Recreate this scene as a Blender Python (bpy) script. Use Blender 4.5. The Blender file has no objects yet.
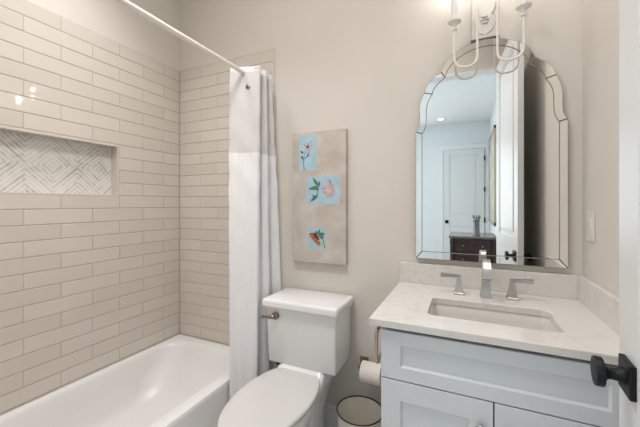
import bpy, bmesh, math, random
from mathutils import Vector, Matrix
random.seed(7)
PI = math.pi
SC = bpy.context.scene
COL = SC.collection

# ------------------------------------------------------------------ camera
cam_d = bpy.data.cameras.new('camera')
cam = bpy.data.objects.new('camera', cam_d)
COL.objects.link(cam)
cam_d.sensor_width = 36.0
cam_d.lens = 316.14 * 36.0 / 640.0
cam_d.shift_y = (203.91 - 213.5) / 640.0
cam_d.clip_start = 0.02
cam.location = (0, 0, 1.30)
cam.rotation_euler = (PI / 2, 0, math.radians(24.761))
SC.camera = cam

# ------------------------------------------------------------------ world, large lights, exposure
w = bpy.data.worlds.new('world')
SC.world = w
w.use_nodes = True
w.node_tree.nodes['Background'].inputs[0].default_value = (0.75, 0.87, 1.0, 1)
w.node_tree.nodes['Background'].inputs[1].default_value = 1.0
SC.view_settings.view_transform = 'Standard'
SC.view_settings.look = 'None'
SC.view_settings.gamma = 1.0
SC.view_settings.exposure = -0.10


def area(name, loc, direction, sx, sy, power, color, spread=180):
    d = bpy.data.lights.new(name, 'AREA')
    d.shape = 'RECTANGLE'
    d.size, d.size_y = sx, sy
    d.energy = power
    d.color = color
    d.spread = math.radians(spread)
    o = bpy.data.objects.new(name, d)
    COL.objects.link(o)
    o.location = loc
    o.rotation_euler = Vector(direction).to_track_quat('-Z', 'Y').to_euler()
    return o


# bedroom window daylight, then added fill panels behind the camera and overhead
area('window_daylight', (-2.95, -1.6, 1.55), (1, 0, 0), 1.7, 1.7, 44, (0.66, 0.87, 1.04))
area('rear_cool_fill', (-1.72, -4.05, 1.6), (0, 1, 0), 1.2, 1.7, 28, (0.82, 0.91, 1.0))  # added cool fill for surfaces facing the camera, no window behind it
area('shower_fill', (-1.50, 0.85, 3.03), (0, 0, -1), 0.30, 0.30, 6.6, (1.0, 0.99, 1.0), 100)  # added fill over the tub, no fixture here
area('bathroom_fill', (-0.75, 0.60, 3.03), (0, 0, -1), 0.30, 0.30, 6.4, (1.0, 0.97, 0.98), 110)  # added narrow-beam fill to lift the lower walls, no fixture
area('vanity_fill', (0.17, 1.18, 3.03), (0, 0, -1), 0.30, 0.30, 2.6, (1.0, 0.97, 0.96), 110)  # added fill for the counter and the wall behind the door
area('ceiling_soft_fill', (-0.75, 0.60, 3.02), (0, 0, -1), 0.45, 0.45, 12.5, (1.0, 0.975, 0.965))  # added wide soft fill under the ceiling, not a known lamp
area('bedroom_fill', (-1.70, -1.8, 3.02), (0, 0, -1), 0.6, 0.6, 30, (1.0, 0.90, 0.78))  # added bedroom fill, set where the mirror misses it
BULB = 27.0

# ------------------------------------------------------------------ materials


def mat(name, rgb, rough=0.5, metal=0.0, spec=0.5, var=0.0, vscale=8.0, bump=0.0, bscale=40.0, coat=0.0, rgb2=None):
    M = bpy.data.materials.new(name)
    M.use_nodes = True
    nt = M.node_tree
    N, L = nt.nodes, nt.links
    b = N['Principled BSDF']
    b.inputs['Roughness'].default_value = rough
    b.inputs['Metallic'].default_value = metal
    b.inputs['Specular IOR Level'].default_value = spec
    b.inputs['Coat Weight'].default_value = coat
    c = (*rgb, 1)
    b.inputs['Base Color'].default_value = c
    tc = N.new('ShaderNodeTexCoord')
    if var > 0 or rgb2:
        no = N.new('ShaderNodeTexNoise')
        no.inputs['Scale'].default_value = vscale
        no.inputs['Detail'].default_value = 5
        L.new(tc.outputs['Object'], no.inputs['Vector'])
        mx = N.new('ShaderNodeMix')
        mx.data_type = 'RGBA'
        mr = N.new('ShaderNodeMapRange')
        mr.inputs[1].default_value = 0.35
        mr.inputs[2].default_value = 0.65
        L.new(no.outputs['Fac'], mr.inputs[0])
        L.new(mr.outputs[0], mx.inputs[0])
        if rgb2:
            a, d = rgb, rgb2
        else:
            a = [x * (1 - var) for x in rgb]
            d = [min(1, x * (1 + var)) for x in rgb]
        mx.inputs[6].default_value = (*a, 1)
        mx.inputs[7].default_value = (*d, 1)
        L.new(mx.outputs[2], b.inputs['Base Color'])
    if bump > 0:
        nb = N.new('ShaderNodeTexNoise')
        nb.inputs['Scale'].default_value = bscale
        nb.inputs['Detail'].default_value = 3
        L.new(tc.outputs['Object'], nb.inputs['Vector'])
        bp = N.new('ShaderNodeBump')
        bp.inputs['Strength'].default_value = bump
        bp.inputs['Distance'].default_value = 0.002
        L.new(nb.outputs['Fac'], bp.inputs['Height'])
        L.new(bp.outputs[0], b.inputs['Normal'])
    return M


def emit(name, rgb, strength):
    M = bpy.data.materials.new(name)
    M.use_nodes = True
    b = M.node_tree.nodes['Principled BSDF']
    b.inputs['Base Color'].default_value = (*rgb, 1)
    b.inputs['Emission Color'].default_value = (*rgb, 1)
    b.inputs['Emission Strength'].default_value = strength
    return M


WALLP = mat('wall_paint', (0.69, 0.645, 0.585), 0.75, spec=0.25, var=0.012, vscale=3, bump=0.05, bscale=220)
TRIMP = mat('trim_paint', (0.80, 0.80, 0.79), 0.4, var=0.01)
CEILP = mat('ceiling_paint', (0.82, 0.81, 0.79), 0.85, spec=0.2, var=0.01)
BEDP = mat('bedroom_paint', (0.76, 0.78, 0.79), 0.75, spec=0.25, var=0.01)
DOORP = mat('door_paint', (0.72, 0.73, 0.725), 0.35, var=0.008)
GROUT = mat('grout', (0.44, 0.385, 0.325), 0.85, var=0.05, vscale=60)
PORC = mat('vitreous_china', (0.815, 0.815, 0.81), 0.10, spec=0.5, coat=0.3, var=0.006)
SEATM = mat('seat_plastic', (0.64, 0.625, 0.605), 0.22, var=0.006)
TUBM = mat('tub_enamel', (0.79, 0.775, 0.755), 0.3, spec=0.35, coat=0.0, var=0.006)
NICKEL = mat('brushed_nickel', (0.46, 0.435, 0.41), 0.36, metal=1.0, var=0.05, vscale=60)
BRONZE = mat('dark_nickel', (0.27, 0.22, 0.175), 0.28, metal=1.0, var=0.08, vscale=60)
WARMNI = mat('warm_nickel', (0.50, 0.42, 0.34), 0.28, metal=1.0, var=0.05, vscale=50)
BLACKM = mat('black_metal', (0.008, 0.009, 0.011), 0.42, metal=0.0, spec=0.2, var=0.2, vscale=50)
CABP = mat('cabinet_paint', (0.635, 0.675, 0.70), 0.38, var=0.012)
CABD = mat('cabinet_gap_shade', (0.06, 0.07, 0.09), 0.8, var=0.1)  # near-black colour painting the shade between the cabinet fronts
WHITEM = mat('white_metal', (0.80, 0.77, 0.72), 0.4, var=0.02, vscale=40)
SWITCH = mat('switch_plastic', (0.74, 0.71, 0.66), 0.35, var=0.01)
PAPER = mat('tissue_paper', (0.84, 0.79, 0.72), 0.95, spec=0.1, var=0.015, vscale=50, bump=0.2, bscale=150)
CARD = mat('cardboard', (0.22, 0.17, 0.12), 0.9, var=0.1)
BINM = mat('bin_enamel', (0.66, 0.62, 0.54), 0.3, var=0.02)
RIMD = mat('bin_rim', (0.03, 0.025, 0.02), 0.4, var=0.2, vscale=40)
RUBBER = mat('gasket_rubber', (0.05, 0.042, 0.036), 0.7, var=0.1)
CLOTH = mat('curtain_cloth', (0.80, 0.79, 0.79), 0.9, spec=0.1, var=0.012, vscale=30, bump=0.25, bscale=120)
SHEER = mat('curtain_sheer', (0.645, 0.615, 0.605), 0.9, spec=0.1, var=0.015, vscale=90, bump=0.25, bscale=300)
RODM = mat('rod_metal', (0.80, 0.74, 0.66), 0.35, metal=0.0, spec=0.6, var=0.02)
MIRROR = mat('mirror_silver', (0.93, 0.94, 0.935), 0.0, metal=1.0)
BEVEL = mat('mirror_bevel', (0.93, 0.93, 0.91), 0.02, metal=1.0)
GEDGE = mat('ground_glass_edge', (0.34, 0.31, 0.27), 0.5, spec=0.2, var=0.05)
MBACK = mat('mirror_backing', (0.10, 0.085, 0.07), 0.6, var=0.1)
WOODD = mat('dark_wood', (0.02, 0.012, 0.012), 0.4, var=0.35, vscale=14, rgb2=(0.04, 0.022, 0.018))
WOODT = mat('dark_wood_top', (0.16, 0.13, 0.12), 0.15, var=0.1, vscale=14)
PEWTER = mat('pewter', (0.22, 0.21, 0.21), 0.45, metal=0.6, var=0.35, vscale=45)
BAND = mat('pewter_band', (0.10, 0.085, 0.11), 0.5, metal=0.0, var=0.1, vscale=50)
GOLD = mat('gilt_frame', (0.55, 0.42, 0.25), 0.4, metal=0.5, var=0.1, vscale=30)
ARTP = mat('art_print', (0.35, 0.45, 0.55), 0.6, var=0.2, vscale=4, rgb2=(0.70, 0.68, 0.55))
CANV = mat('plaster_canvas', (0.50, 0.44, 0.385), 0.9, spec=0.1, vscale=9, rgb2=(0.61, 0.56, 0.505), bump=0.35, bscale=60)
BLUEP = mat('pale_blue_paint', (0.38, 0.54, 0.64), 0.85, spec=0.1, vscale=20, rgb2=(0.45, 0.60, 0.68))
LEAFG = mat('leaf_green', (0.10, 0.20, 0.13), 0.8, var=0.4, vscale=150)
LEAFD = mat('leaf_dark', (0.05, 0.10, 0.085), 0.8, var=0.3, vscale=150)
PETALP = mat('petal_pink', (0.58, 0.34, 0.28), 0.8, var=0.2, vscale=150)
PETALW = mat('petal_pale', (0.60, 0.50, 0.52), 0.8, var=0.2, vscale=150)
PETALO = mat('petal_orange', (0.36, 0.14, 0.05), 0.8, var=0.35, vscale=150)
PETALY = mat('petal_yellow', (0.60, 0.44, 0.17), 0.8, var=0.2, vscale=150)
PETALR = mat('petal_red', (0.30, 0.05, 0.025), 0.8, var=0.4, vscale=150)
DARKP = mat('dark_line_paint', (0.06, 0.035, 0.04), 0.8, var=0.2, vscale=150)
FLOORM = mat('floor_tile', (0.80, 0.79, 0.77), 0.35, var=0.05, vscale=5)
BEDFL = mat('bedroom_floor', (0.66, 0.61, 0.55), 0.5, var=0.12, vscale=6)
BULBM = emit('bulb_glow', (1.0, 0.97, 0.93), BULB)
LENSM = emit('downlight_glow', (1.0, 0.95, 0.88), 6.0)

# quartz with soft veins


def quartz():
    M = bpy.data.materials.new('quartz')
    M.use_nodes = True
    N, L = M.node_tree.nodes, M.node_tree.links
    b = N['Principled BSDF']
    b.inputs['Roughness'].default_value = 0.16
    tc = N.new('ShaderNodeTexCoord')
    n1 = N.new('ShaderNodeTexNoise')
    n1.inputs['Scale'].default_value = 6
    n1.inputs['Detail'].default_value = 7
    n1.inputs['Distortion'].default_value = 1.4
    L.new(tc.outputs['Object'], n1.inputs['Vector'])
    r = N.new('ShaderNodeValToRGB')
    e = r.color_ramp.elements
    e[0].position = 0.47
    e[0].color = (0.70, 0.675, 0.635, 1)
    e[1].position = 0.53
    e[1].color = (0.70, 0.675, 0.635, 1)
    k = e.new(0.50)
    k.color = (0.63, 0.615, 0.59, 1)
    L.new(n1.outputs['Fac'], r.inputs[0])
    L.new(r.outputs[0], b.inputs['Base Color'])
    return M


QUARTZ = quartz()


def tile_mat():
    M = bpy.data.materials.new('glazed_tile')
    M.use_nodes = True
    N, L = M.node_tree.nodes, M.node_tree.links
    b = N['Principled BSDF']
    b.inputs['Roughness'].default_value = 0.06
    tc = N.new('ShaderNodeTexCoord')
    at = N.new('ShaderNodeAttribute')
    at.attribute_name = 'tone'
    no = N.new('ShaderNodeTexNoise')
    no.inputs['Scale'].default_value = 7
    no.inputs['Detail'].default_value = 4
    L.new(tc.outputs['Object'], no.inputs['Vector'])
    ma = N.new('ShaderNodeMath')
    ma.operation = 'MULTIPLY_ADD'
    ma.inputs[1].default_value = 0.6
    L.new(at.outputs['Fac'], ma.inputs[0])
    m2 = N.new('ShaderNodeMath')
    m2.operation = 'MULTIPLY'
    m2.inputs[1].default_value = 0.45
    L.new(no.outputs['Fac'], m2.inputs[0])
    L.new(m2.outputs[0], ma.inputs[2])
    r = N.new('ShaderNodeValToRGB')
    e = r.color_ramp.elements
    e[0].position = 0.1
    e[0].color = (0.63, 0.57, 0.50, 1)
    e[1].position = 0.9
    e[1].color = (0.68, 0.625, 0.555, 1)
    L.new(ma.outputs[0], r.inputs[0])
    L.new(r.outputs[0], b.inputs['Base Color'])
    nb = N.new('ShaderNodeTexNoise')
    nb.inputs['Scale'].default_value = 14
    nb.inputs['Detail'].default_value = 1
    L.new(tc.outputs['Object'], nb.inputs['Vector'])
    bp = N.new('ShaderNodeBump')
    bp.inputs['Strength'].default_value = 0.06
    bp.inputs['Distance'].default_value = 0.004
    L.new(nb.outputs['Fac'], bp.inputs['Height'])
    L.new(bp.outputs[0], b.inputs['Normal'])
    return M


TILE = tile_mat()


def mosaic_mat():
    """marble strips laid in concentric diamonds with white joints (object coords: y across, z up)"""
    M = bpy.data.materials.new('marble_mosaic')
    M.use_nodes = True
    N, L = M.node_tree.nodes, M.node_tree.links
    b = N['Principled BSDF']
    b.inputs['Roughness'].default_value = 0.3
    tc = N.new('ShaderNodeTexCoord')
    sp = N.new('ShaderNodeSeparateXYZ')
    L.new(tc.outputs['Object'], sp.inputs[0])

    def math_(op, a, v=None, c=None):
        n = N.new('ShaderNodeMath')
        n.operation = op
        for i, x in enumerate((a, v, c)):
            if x is None:
                continue
            if isinstance(x, (int, float)):
                n.inputs[i].default_value = x
            else:
                L.new(x, n.inputs[i])
        return n.outputs[0]
    W = 0.236

    def tri(sock, c0):
        t = math_('SUBTRACT', sock, c0 - W / 2)
        t = math_('DIVIDE', t, W)
        t = math_('FRACT', t)
        t = math_('SUBTRACT', t, 0.5)
        return math_('ABSOLUTE', t)
    dz = math_('ABSOLUTE', math_('DIVIDE', math_('SUBTRACT', sp.outputs['Z'], 1.507), W))
    f = math_('ADD', tri(sp.outputs['Y'], 0.94), dz)   # rings of strips around the middle of each diamond
    g = math_('MULTIPLY', f, 9.0)
    fr = math_('FRACT', g)
    band = math_('FLOOR', g)
    joint = math_('LESS_THAN', fr, 0.24)
    no = N.new('ShaderNodeTexNoise')
    no.inputs['Scale'].default_value = 22
    no.inputs['Detail'].default_value = 6
    no.inputs['Distortion'].default_value = 1.0
    L.new(tc.outputs['Object'], no.inputs['Vector'])
    wn = N.new('ShaderNodeTexWhiteNoise')
    wn.noise_dimensions = '1D'
    cell = math_('FLOOR', math_('DIVIDE', math_('SUBTRACT', sp.outputs['Y'], 0.94), W / 2))
    side = math_('GREATER_THAN', sp.outputs['Z'], 1.507)
    L.new(math_('MULTIPLY_ADD', cell, 17.3, math_('MULTIPLY_ADD', side, 5.7, band)), wn.inputs['W'])
    t = math_('MULTIPLY_ADD', wn.outputs['Value'], 0.26, math_('MULTIPLY', no.outputs['Fac'], 0.8))
    r = N.new('ShaderNodeValToRGB')
    e = r.color_ramp.elements
    e[0].position = 0.25
    e[0].color = (0.46, 0.43, 0.395, 1)
    e[1].position = 0.62
    e[1].color = (0.72, 0.69, 0.64, 1)
    L.new(t, r.inputs[0])
    mx = N.new('ShaderNodeMix')
    mx.data_type = 'RGBA'
    L.new(joint, mx.inputs[0])
    L.new(r.outputs[0], mx.inputs[6])
    mx.inputs[7].default_value = (0.84, 0.82, 0.78, 1)
    L.new(mx.outputs[2], b.inputs['Base Color'])
    return M


MOSAIC = mosaic_mat()

# ------------------------------------------------------------------ mesh helpers


def obj(name, bm, material, parent=None, smooth=False, kind=None):
    bmesh.ops.recalc_face_normals(bm, faces=bm.faces)
    me = bpy.data.meshes.new(name)
    bm.to_mesh(me)
    bm.free()
    if smooth:
        for p in me.polygons:
            p.use_smooth = True
        if smooth != 'all':
            me.set_sharp_from_angle(angle=math.radians(38))
    me.materials.append(material)
    o = bpy.data.objects.new(name, me)
    COL.objects.link(o)
    if parent:
        o.parent = parent
        if parent.parent is None:
            o.matrix_parent_inverse = parent.matrix_basis.inverted()   # parts of parts already sit in world coordinates
    if kind:
        o['kind'] = kind
    return o


def tag(o, label, cat, group=None):
    o['label'] = label
    o['category'] = cat
    if group:
        o['group'] = group
    return o


def thing(name, label, cat, loc, group=None):
    o = bpy.data.objects.new(name, None)
    o.empty_display_size = 0.05
    COL.objects.link(o)
    o.location = loc
    return tag(o, label, cat, group)


def B():
    return bmesh.new()


def box(bm, lo, hi, bev=0.0, seg=2):
    r = bmesh.ops.create_cube(bm, size=1.0)
    vs = r['verts']
    for v in vs:
        v.co = Vector([lo[i] + (v.co[i] + 0.5) * (hi[i] - lo[i]) for i in range(3)])
    if bev > 0:
        es = list({e for v in vs for e in v.link_edges})
        bmesh.ops.bevel(bm, geom=es, offset=bev, segments=seg, profile=0.5, affect='EDGES')
    return bm


def loft(bm, rings, cap0=True, cap1=True):
    prev = None
    first = None
    for ring in rings:
        vs = [bm.verts.new(p) for p in ring]
        if prev:
            n = len(vs)
            for i in range(n):
                j = (i + 1) % n
                bm.faces.new((prev[i], prev[j], vs[j], vs[i]))
        else:
            first = vs
        prev = vs
    if cap0:
        bm.faces.new(first[::-1])
    if cap1:
        bm.faces.new(prev)
    return bm


def rrect(x0, x1, y0, y1, r, z, n=8):
    r = min(r, (x1 - x0) / 2 - 1e-4, (y1 - y0) / 2 - 1e-4)
    P = []
    for cx, cy, a0 in ((x1 - r, y1 - r, 0), (x0 + r, y1 - r, 90), (x0 + r, y0 + r, 180), (x1 - r, y0 + r, 270)):
        for k in range(n + 1):
            a = math.radians(a0 + 90 * k / n)
            P.append((cx + r * math.cos(a), cy + r * math.sin(a), z))
    return P


def lathe(bm, prof, loc, axis='Z', n=32, cap0=True, cap1=True):
    rings = []
    for r, h in prof:
        ring = []
        for k in range(n):
            a = 2 * PI * k / n
            c, s = r * math.cos(a), r * math.sin(a)
            if axis == 'Z':
                p = (c, s, h)
            elif axis == 'X':
                p = (h, c, s)
            else:
                p = (s, h, c)
            ring.append(Vector(p) + Vector(loc))
        rings.append(ring)
    return loft(bm, rings, cap0, cap1)


def smooth_path(pts, n=8):
    P = [Vector(p) for p in pts]
    out = []
    for i in range(len(P) - 1):
        p0 = P[max(i - 1, 0)]
        p1, p2 = P[i], P[i + 1]
        p3 = P[min(i + 2, len(P) - 1)]
        for k in range(n):
            t = k / n
            out.append(0.5 * ((2 * p1) + (p2 - p0) * t + (2 * p0 - 5 * p1 + 4 * p2 - p3) * t * t + (3 * p1 - p0 - 3 * p2 + p3) * t ** 3))
    out.append(P[-1])
    return out


def tube(bm, path, rad, n=12, square=False, flat=None):
    """sweep a round (or square) section along a path; rad may be a list"""
    P = [Vector(p) for p in path]
    if not isinstance(rad, (list, tuple)):
        rad = [rad] * len(P)
    T = []
    for i in range(len(P)):
        a = P[max(i - 1, 0)]
        b = P[min(i + 1, len(P) - 1)]
        T.append((b - a).normalized())
    ref = Vector((0, 0, 1)) if abs(T[0].z) < 0.9 else Vector((1, 0, 0))
    nrm = (ref - T[0] * ref.dot(T[0])).normalized()
    rings = []
    for i in range(len(P)):
        nrm = (nrm - T[i] * nrm.dot(T[i])).normalized()
        bi = T[i].cross(nrm)
        ring = []
        if square:
            hw = rad[i]
            hb = flat[i] if flat else hw
            for a, b in ((1, 1), (-1, 1), (-1, -1), (1, -1)):
                ring.append(P[i] + nrm * hb * a + bi * hw * b)
        else:
            for k in range(n):
                an = 2 * PI * k / n
                ring.append(P[i] + nrm * rad[i] * math.cos(an) + bi * rad[i] * math.sin(an))
        rings.append(ring)
    return loft(bm, rings)


def prism_xz(bm, pts, y0, y1):
    """outline in x,z extruded along y"""
    return loft(bm, [[(x, y0, z) for x, z in pts], [(x, y1, z) for x, z in pts]])


# ------------------------------------------------------------------ dimensions
XL, XR = -1.95, 0.46            # tile face on the left wall, paint on the right wall
YB = 1.725                      # back wall paint
YF = 0.10                       # bathroom face of the doorway wall
CZ = 3.05                       # ceilings
TZ, CO = 2.295, 0.0786           # top of tile, course height
NY0, NY1, NZ0, NZ1 = 0.36, 1.249, 1.354, 1.652   # niche
DX0, DX1, DH = -0.545, 0.285, 2.555              # doorway

# ------------------------------------------------------------------ room shell
s = 'structure'
o = obj('floor', box(B(), (-2.2, -0.02, -0.1), (XR + 0.1, YB + 0.1, 0)), FLOORM, kind=s)
obj('floor_bedroom', box(B(), (-3.0, -4.1, -0.1), (XR + 0.1, -0.02, 0)), BEDFL, kind=s)
obj('ceiling', box(B(), (-2.2, -0.02, CZ), (XR + 0.1, YB + 0.1, CZ + 0.1)), CEILP, kind=s)
obj('ceiling_bedroom', box(B(), (-3.1, -4.2, CZ), (XR + 0.1, -0.02, CZ + 0.1)), CEILP, kind=s)
wl = B()
for lo, hi in (((-2.2, -0.02, 0), (-2.02, YB, CZ)), ((-2.02, -0.02, 0), (-1.96, NY0 - 0.008, CZ)), ((-2.02, NY1 + 0.008, 0), (-1.96, YB, CZ)),
               ((-2.02, NY0 - 0.008, 0), (-1.96, NY1 + 0.008, NZ0 - 0.008)), ((-2.02, NY0 - 0.008, NZ1 + 0.008), (-1.96, NY1 + 0.008, CZ))):
    box(wl, lo, hi)
wall_left = obj('wall_left', wl, WALLP, kind=s)
wall_back = obj('wall_back', box(B(), (-2.2, YB, 0), (XR + 0.1, YB + 0.1, CZ)), WALLP, kind=s)
wall_right = obj('wall_right', box(B(), (XR, YF, 0), (XR + 0.1, YB, CZ)), WALLP, kind=s)
wf = B()
box(wf, (-1.96, YF - 0.06, 0), (DX0, YF, CZ))
box(wf, (DX1, YF - 0.06, 0), (XR, YF, CZ))
box(wf, (DX0, YF - 0.06, DH), (DX1, YF, CZ))
obj('wall_front', wf, WALLP, kind=s)
wf = B()
box(wf, (-3.0, -0.02, 0), (DX0, YF - 0.06, CZ))
box(wf, (DX1, -0.02, 0), (XR, YF - 0.06, CZ))
box(wf, (DX0, -0.02, DH), (DX1, YF - 0.06, CZ))
obj('wall_bedroom_front', wf, BEDP, kind=s)
obj('wall_bedroom_right', box(B(), (XR, -4.2, 0), (XR + 0.1, YF, CZ)), BEDP, kind=s)
obj('wall_bedroom_rear', box(B(), (-3.1, -4.2, 0), (XR, -4.1, CZ)), BEDP, kind=s)
obj('wall_bedroom_left', box(B(), (-3.1, -4.1, 0), (-3.0, 0.04, CZ)), BEDP, kind=s)
# doorway lining and casings
tr = B()
box(tr, (DX0, -0.025, 0), (DX0 + 0.018, YF + 0.004, DH), 0.002)
box(tr, (DX1 - 0.018, -0.025, 0), (DX1, YF + 0.004, DH), 0.002)
box(tr, (DX0 + 0.018, -0.025, DH - 0.018), (DX1 - 0.018, YF + 0.004, DH), 0.002)
for y0, y1 in ((-0.036, -0.02),):
    box(tr, (DX0 - 0.085, y0, 0), (DX0 + 0.006, y1, DH - 0.006), 0.002)
    box(tr, (DX1 + 0.006, y0, 0), (DX1 + 0.085, y1, DH - 0.006), 0.002)
    box(tr, (DX0 - 0.085, y0, DH - 0.006), (DX1 + 0.085, y1, DH + 0.085), 0.004)
obj('trim_1', tr, TRIMP, kind=s)
# baseboards


def baseboard(name, lo, hi, axis):
    bm = B()
    box(bm, lo, (hi[0], hi[1], hi[2] - 0.022), 0.001)
    l2, h2 = list(lo), list(hi)
    l2[2] = hi[2] - 0.024
    if axis == 'b':
        l2[1] += 0.006
    elif axis == 'r':
        l2[0] += 0.006
    else:
        h2[1] -= 0.006
    box(bm, l2, h2, 0.003)
    obj(name, bm, TRIMP, kind=s)


baseboard('baseboard_back', (-1.115, YB - 0.016, 0), (-0.30, YB, 0.118), 'b')
baseboard('baseboard_right', (XR - 0.016, YF + 0.02, 0), (XR, 1.13, 0.118), 'r')
baseboard('baseboard_bedroom', (-1.9, -4.1, 0), (-0.62, -4.084, 0.14), 'f')

# ---- tile: real bevelled tiles on a grout bed


def tile_wall(name, parent, plane, joints, u0, u1, z0, hole, edge):
    """plane(u, depth, z) -> xyz; depth 0 is the tile face, positive goes into the wall"""
    bm = B()
    lay = bm.faces.layers.float.new('tone')

    def plate(a0, a1, c0, c1, tone, tilt):
        g, gz = 0.0011, 0.0020
        a0 += g
        a1 -= g
        c0 += gz
        c1 -= gz
        if a1 - a0 < 0.006 or c1 - c0 < 0.006:
            return
        b = 0.0016
        R = []
        for ins, dep in ((0, 0.006), (0, 0.0013), (b, 0.0)):
            q = [(a0 + ins, c0 + ins), (a1 - ins, c0 + ins), (a1 - ins, c1 - ins), (a0 + ins, c1 - ins)]
            R.append([bm.verts.new(plane(u, dep + (tilt[0] * (u - (a0 + a1) / 2) + tilt[1] * (v - (c0 + c1) / 2)), v)) for u, v in q])
        fs = []
        for p, q in zip(R[:-1], R[1:]):
            for i in range(4):
                fs.append(bm.faces.new((p[i], p[(i + 1) % 4], q[(i + 1) % 4], q[i])))
        fs.append(bm.faces.new(R[-1]))
        for f in fs:
            f[lay] = tone
    r = 0
    z = TZ
    while z > z0 + 0.004:
        zb = max(z - CO, z0)
        j = joints[r % 2]
        k = math.floor((u0 - j) / 0.3132)
        a = j + k * 0.3132
        while a < u1 - 0.003:
            rect = [max(a, u0), min(a + 0.3132, u1), zb, z]
            tone = random.random()
            tilt = (random.uniform(-0.0025, 0.0025), random.uniform(-0.004, 0.004))
            if rect[1] - rect[0] > 0.005:
                pieces = [rect]
                if hole:
                    h = hole
                    if rect[0] < h[1] and rect[1] > h[0] and rect[2] < h[3] - 1e-6 and rect[3] > h[2] + 1e-6:
                        pieces = []
                        if rect[0] < h[0]:
                            pieces.append([rect[0], h[0], rect[2], rect[3]])
                        if rect[1] > h[1]:
                            pieces.append([h[1], rect[1], rect[2], rect[3]])
                        m0, m1 = max(rect[0], h[0]), min(rect[1], h[1])
                        if rect[2] < h[2] - 0.004:
                            pieces.append([m0, m1, rect[2], h[2]])
                        if rect[3] > h[3] + 0.004:
                            pieces.append([m0, m1, h[3], rect[3]])
                for p in pieces:
                    plate(*p, tone, tilt)
            a += 0.3132
        z -= CO
        r += 1
    o = obj(name, bm, TILE, parent)
    return o


tile_wall('wall_tile', wall_left, lambda u, d, z: (XL - d, u, z), (0.947, 0.7903), YF, 1.712, 0.315, (NY0, NY1, NZ0, NZ1), None)
tile_wall('wall_tile', wall_back, lambda u, d, z: (u, 1.715 + d, z), (-1.745, -1.588), -1.95, -1.120, 0.315, None, None)
g = B()
for lo, hi in (((-1.962, YF, 0.315), (-1.9515, NY0, TZ)), ((-1.962, NY1, 0.315), (-1.9515, YB, TZ)), ((-1.962, NY0, 0.315), (-1.9515, NY1, NZ0)), ((-1.962, NY0, NZ1), (-1.9515, NY1, TZ))):
    box(g, lo, hi)
obj('grout_bed', g, GROUT, wall_left)
obj('grout_bed', box(B(), (-1.9515, 1.7165, 0.315), (-1.120, YB + 0.002, TZ)), GROUT, wall_back)
obj('tile_edge', box(B(), (-1.1205, 1.7145, 0.0), (-1.115, YB + 0.001, TZ), 0.0015), WALLP, wall_back)
# niche: mosaic back, lined sides
obj('niche_mosaic', box(B(), (-2.021, NY0 - 0.008, NZ0 - 0.008), (-2.012, NY1 + 0.008, NZ1 + 0.008)), MOSAIC, wall_left)
nl = B()
box(nl, (-2.014, NY1 - 0.001, NZ0 - 0.008), (-1.9495, NY1 + 0.008, NZ1 + 0.008), 0.001)
box(nl, (-2.014, NY0 - 0.008, NZ0 - 0.008), (-1.9495, NY0 + 0.001, NZ1 + 0.008), 0.001)
box(nl, (-2.014, NY0, NZ0 - 0.008), (-1.9495, NY1, NZ0 + 0.001), 0.001)
box(nl, (-2.014, NY0, NZ1 - 0.001), (-1.9495, NY1, NZ1 + 0.008), 0.001)
obj('niche_lining', nl, TILE, wall_left)

# ------------------------------------------------------------------ doors


def panel_door(name, w, h, t, panels, material):
    """leaf along +x from 0..w, thickness along y 0..t, z 0..h; panels = z ranges"""
    bm = B()
    st = 0.115
    zs = [0] + [z for p in panels for z in p] + [h]
    box(bm, (0, 0, 0), (st, t, h), 0.002)
    box(bm, (w - st, 0, 0), (w, t, h), 0.002)
    for i in range(0, len(zs), 2):
        box(bm, (st - 0.001, 0, zs[i]), (w - st + 0.001, t, zs[i + 1]), 0.001)
    for a, b in panels:
        box(bm, (st - 0.001, 0.011, a - 0.001), (w - st + 0.001, t - 0.011, b + 0.001))
        for y0, y1 in ((0.004, 0.012), (t - 0.012, t - 0.004)):          # panel moulding
            for lo, hi in (((st, y0, a), (st + 0.02, y1, b)), ((w - st - 0.02, y0, a), (w - st, y1, b)), ((st, y0, a), (w - st, y1, a + 0.02)), ((st, y0, b - 0.02), (w - st, y1, b))):
                box(bm, lo, hi, 0.003)
        box(bm, (st + 0.055, 0.004, a + 0.055), (w - st - 0.055, t - 0.004, b - 0.055), 0.004)
    return obj(name, bm, material, kind=s)


def knob_set(door, x, z, t, sides=(1, -1)):
    for sd in sides:
        face = 0 if sd < 0 else t
        bm = B()
        y0, y1 = sorted((face, face + sd * 0.011))
        box(bm, (x - 0.0345, y0, z - 0.0345), (x + 0.0345, y1, z + 0.0345), 0.002)
        k = obj('knob_plate', bm, BLACKM, door)
        bm = B()
        prof = [(0.017, 0.010), (0.0165, 0.016), (0.012, 0.022), (0.0115, 0.034), (0.016, 0.042), (0.027, 0.0435), (0.0298, 0.045), (0.0303, 0.056), (0.0290, 0.0590), (0.020, 0.0598), (0.004, 0.0598)]
        lathe(bm, [(r, sd * hh) for r, hh in prof], (x, face, z), 'Y', 36)
        obj('door_knob', bm, BLACKM, door, smooth=True)


DT = 0.036
d1 = panel_door('door_1', 0.813, DH - 0.03, DT, [(0.25, 0.84), (1.03, DH - 0.03 - 0.12)], DOORP)
knob_set(d1, 0.813 - 0.0375 - 0.035, 0.942 - 0.012, DT)
for z in (0.25, 0.95, 1.65, 2.3):
    bm = B()
    box(bm, (-0.004, 0.001, z - 0.05), (0.0005, DT - 0.001, z + 0.05), 0.0005)
    lathe(bm, [(0.006, z - 0.05), (0.006, z + 0.05)], (-0.003, -0.004, 0), 'Z', 12)
    obj('hinge', bm, BLACKM, d1)
ang = math.atan2(0.93 - 0.12, 0.3145 - 0.252)
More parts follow.
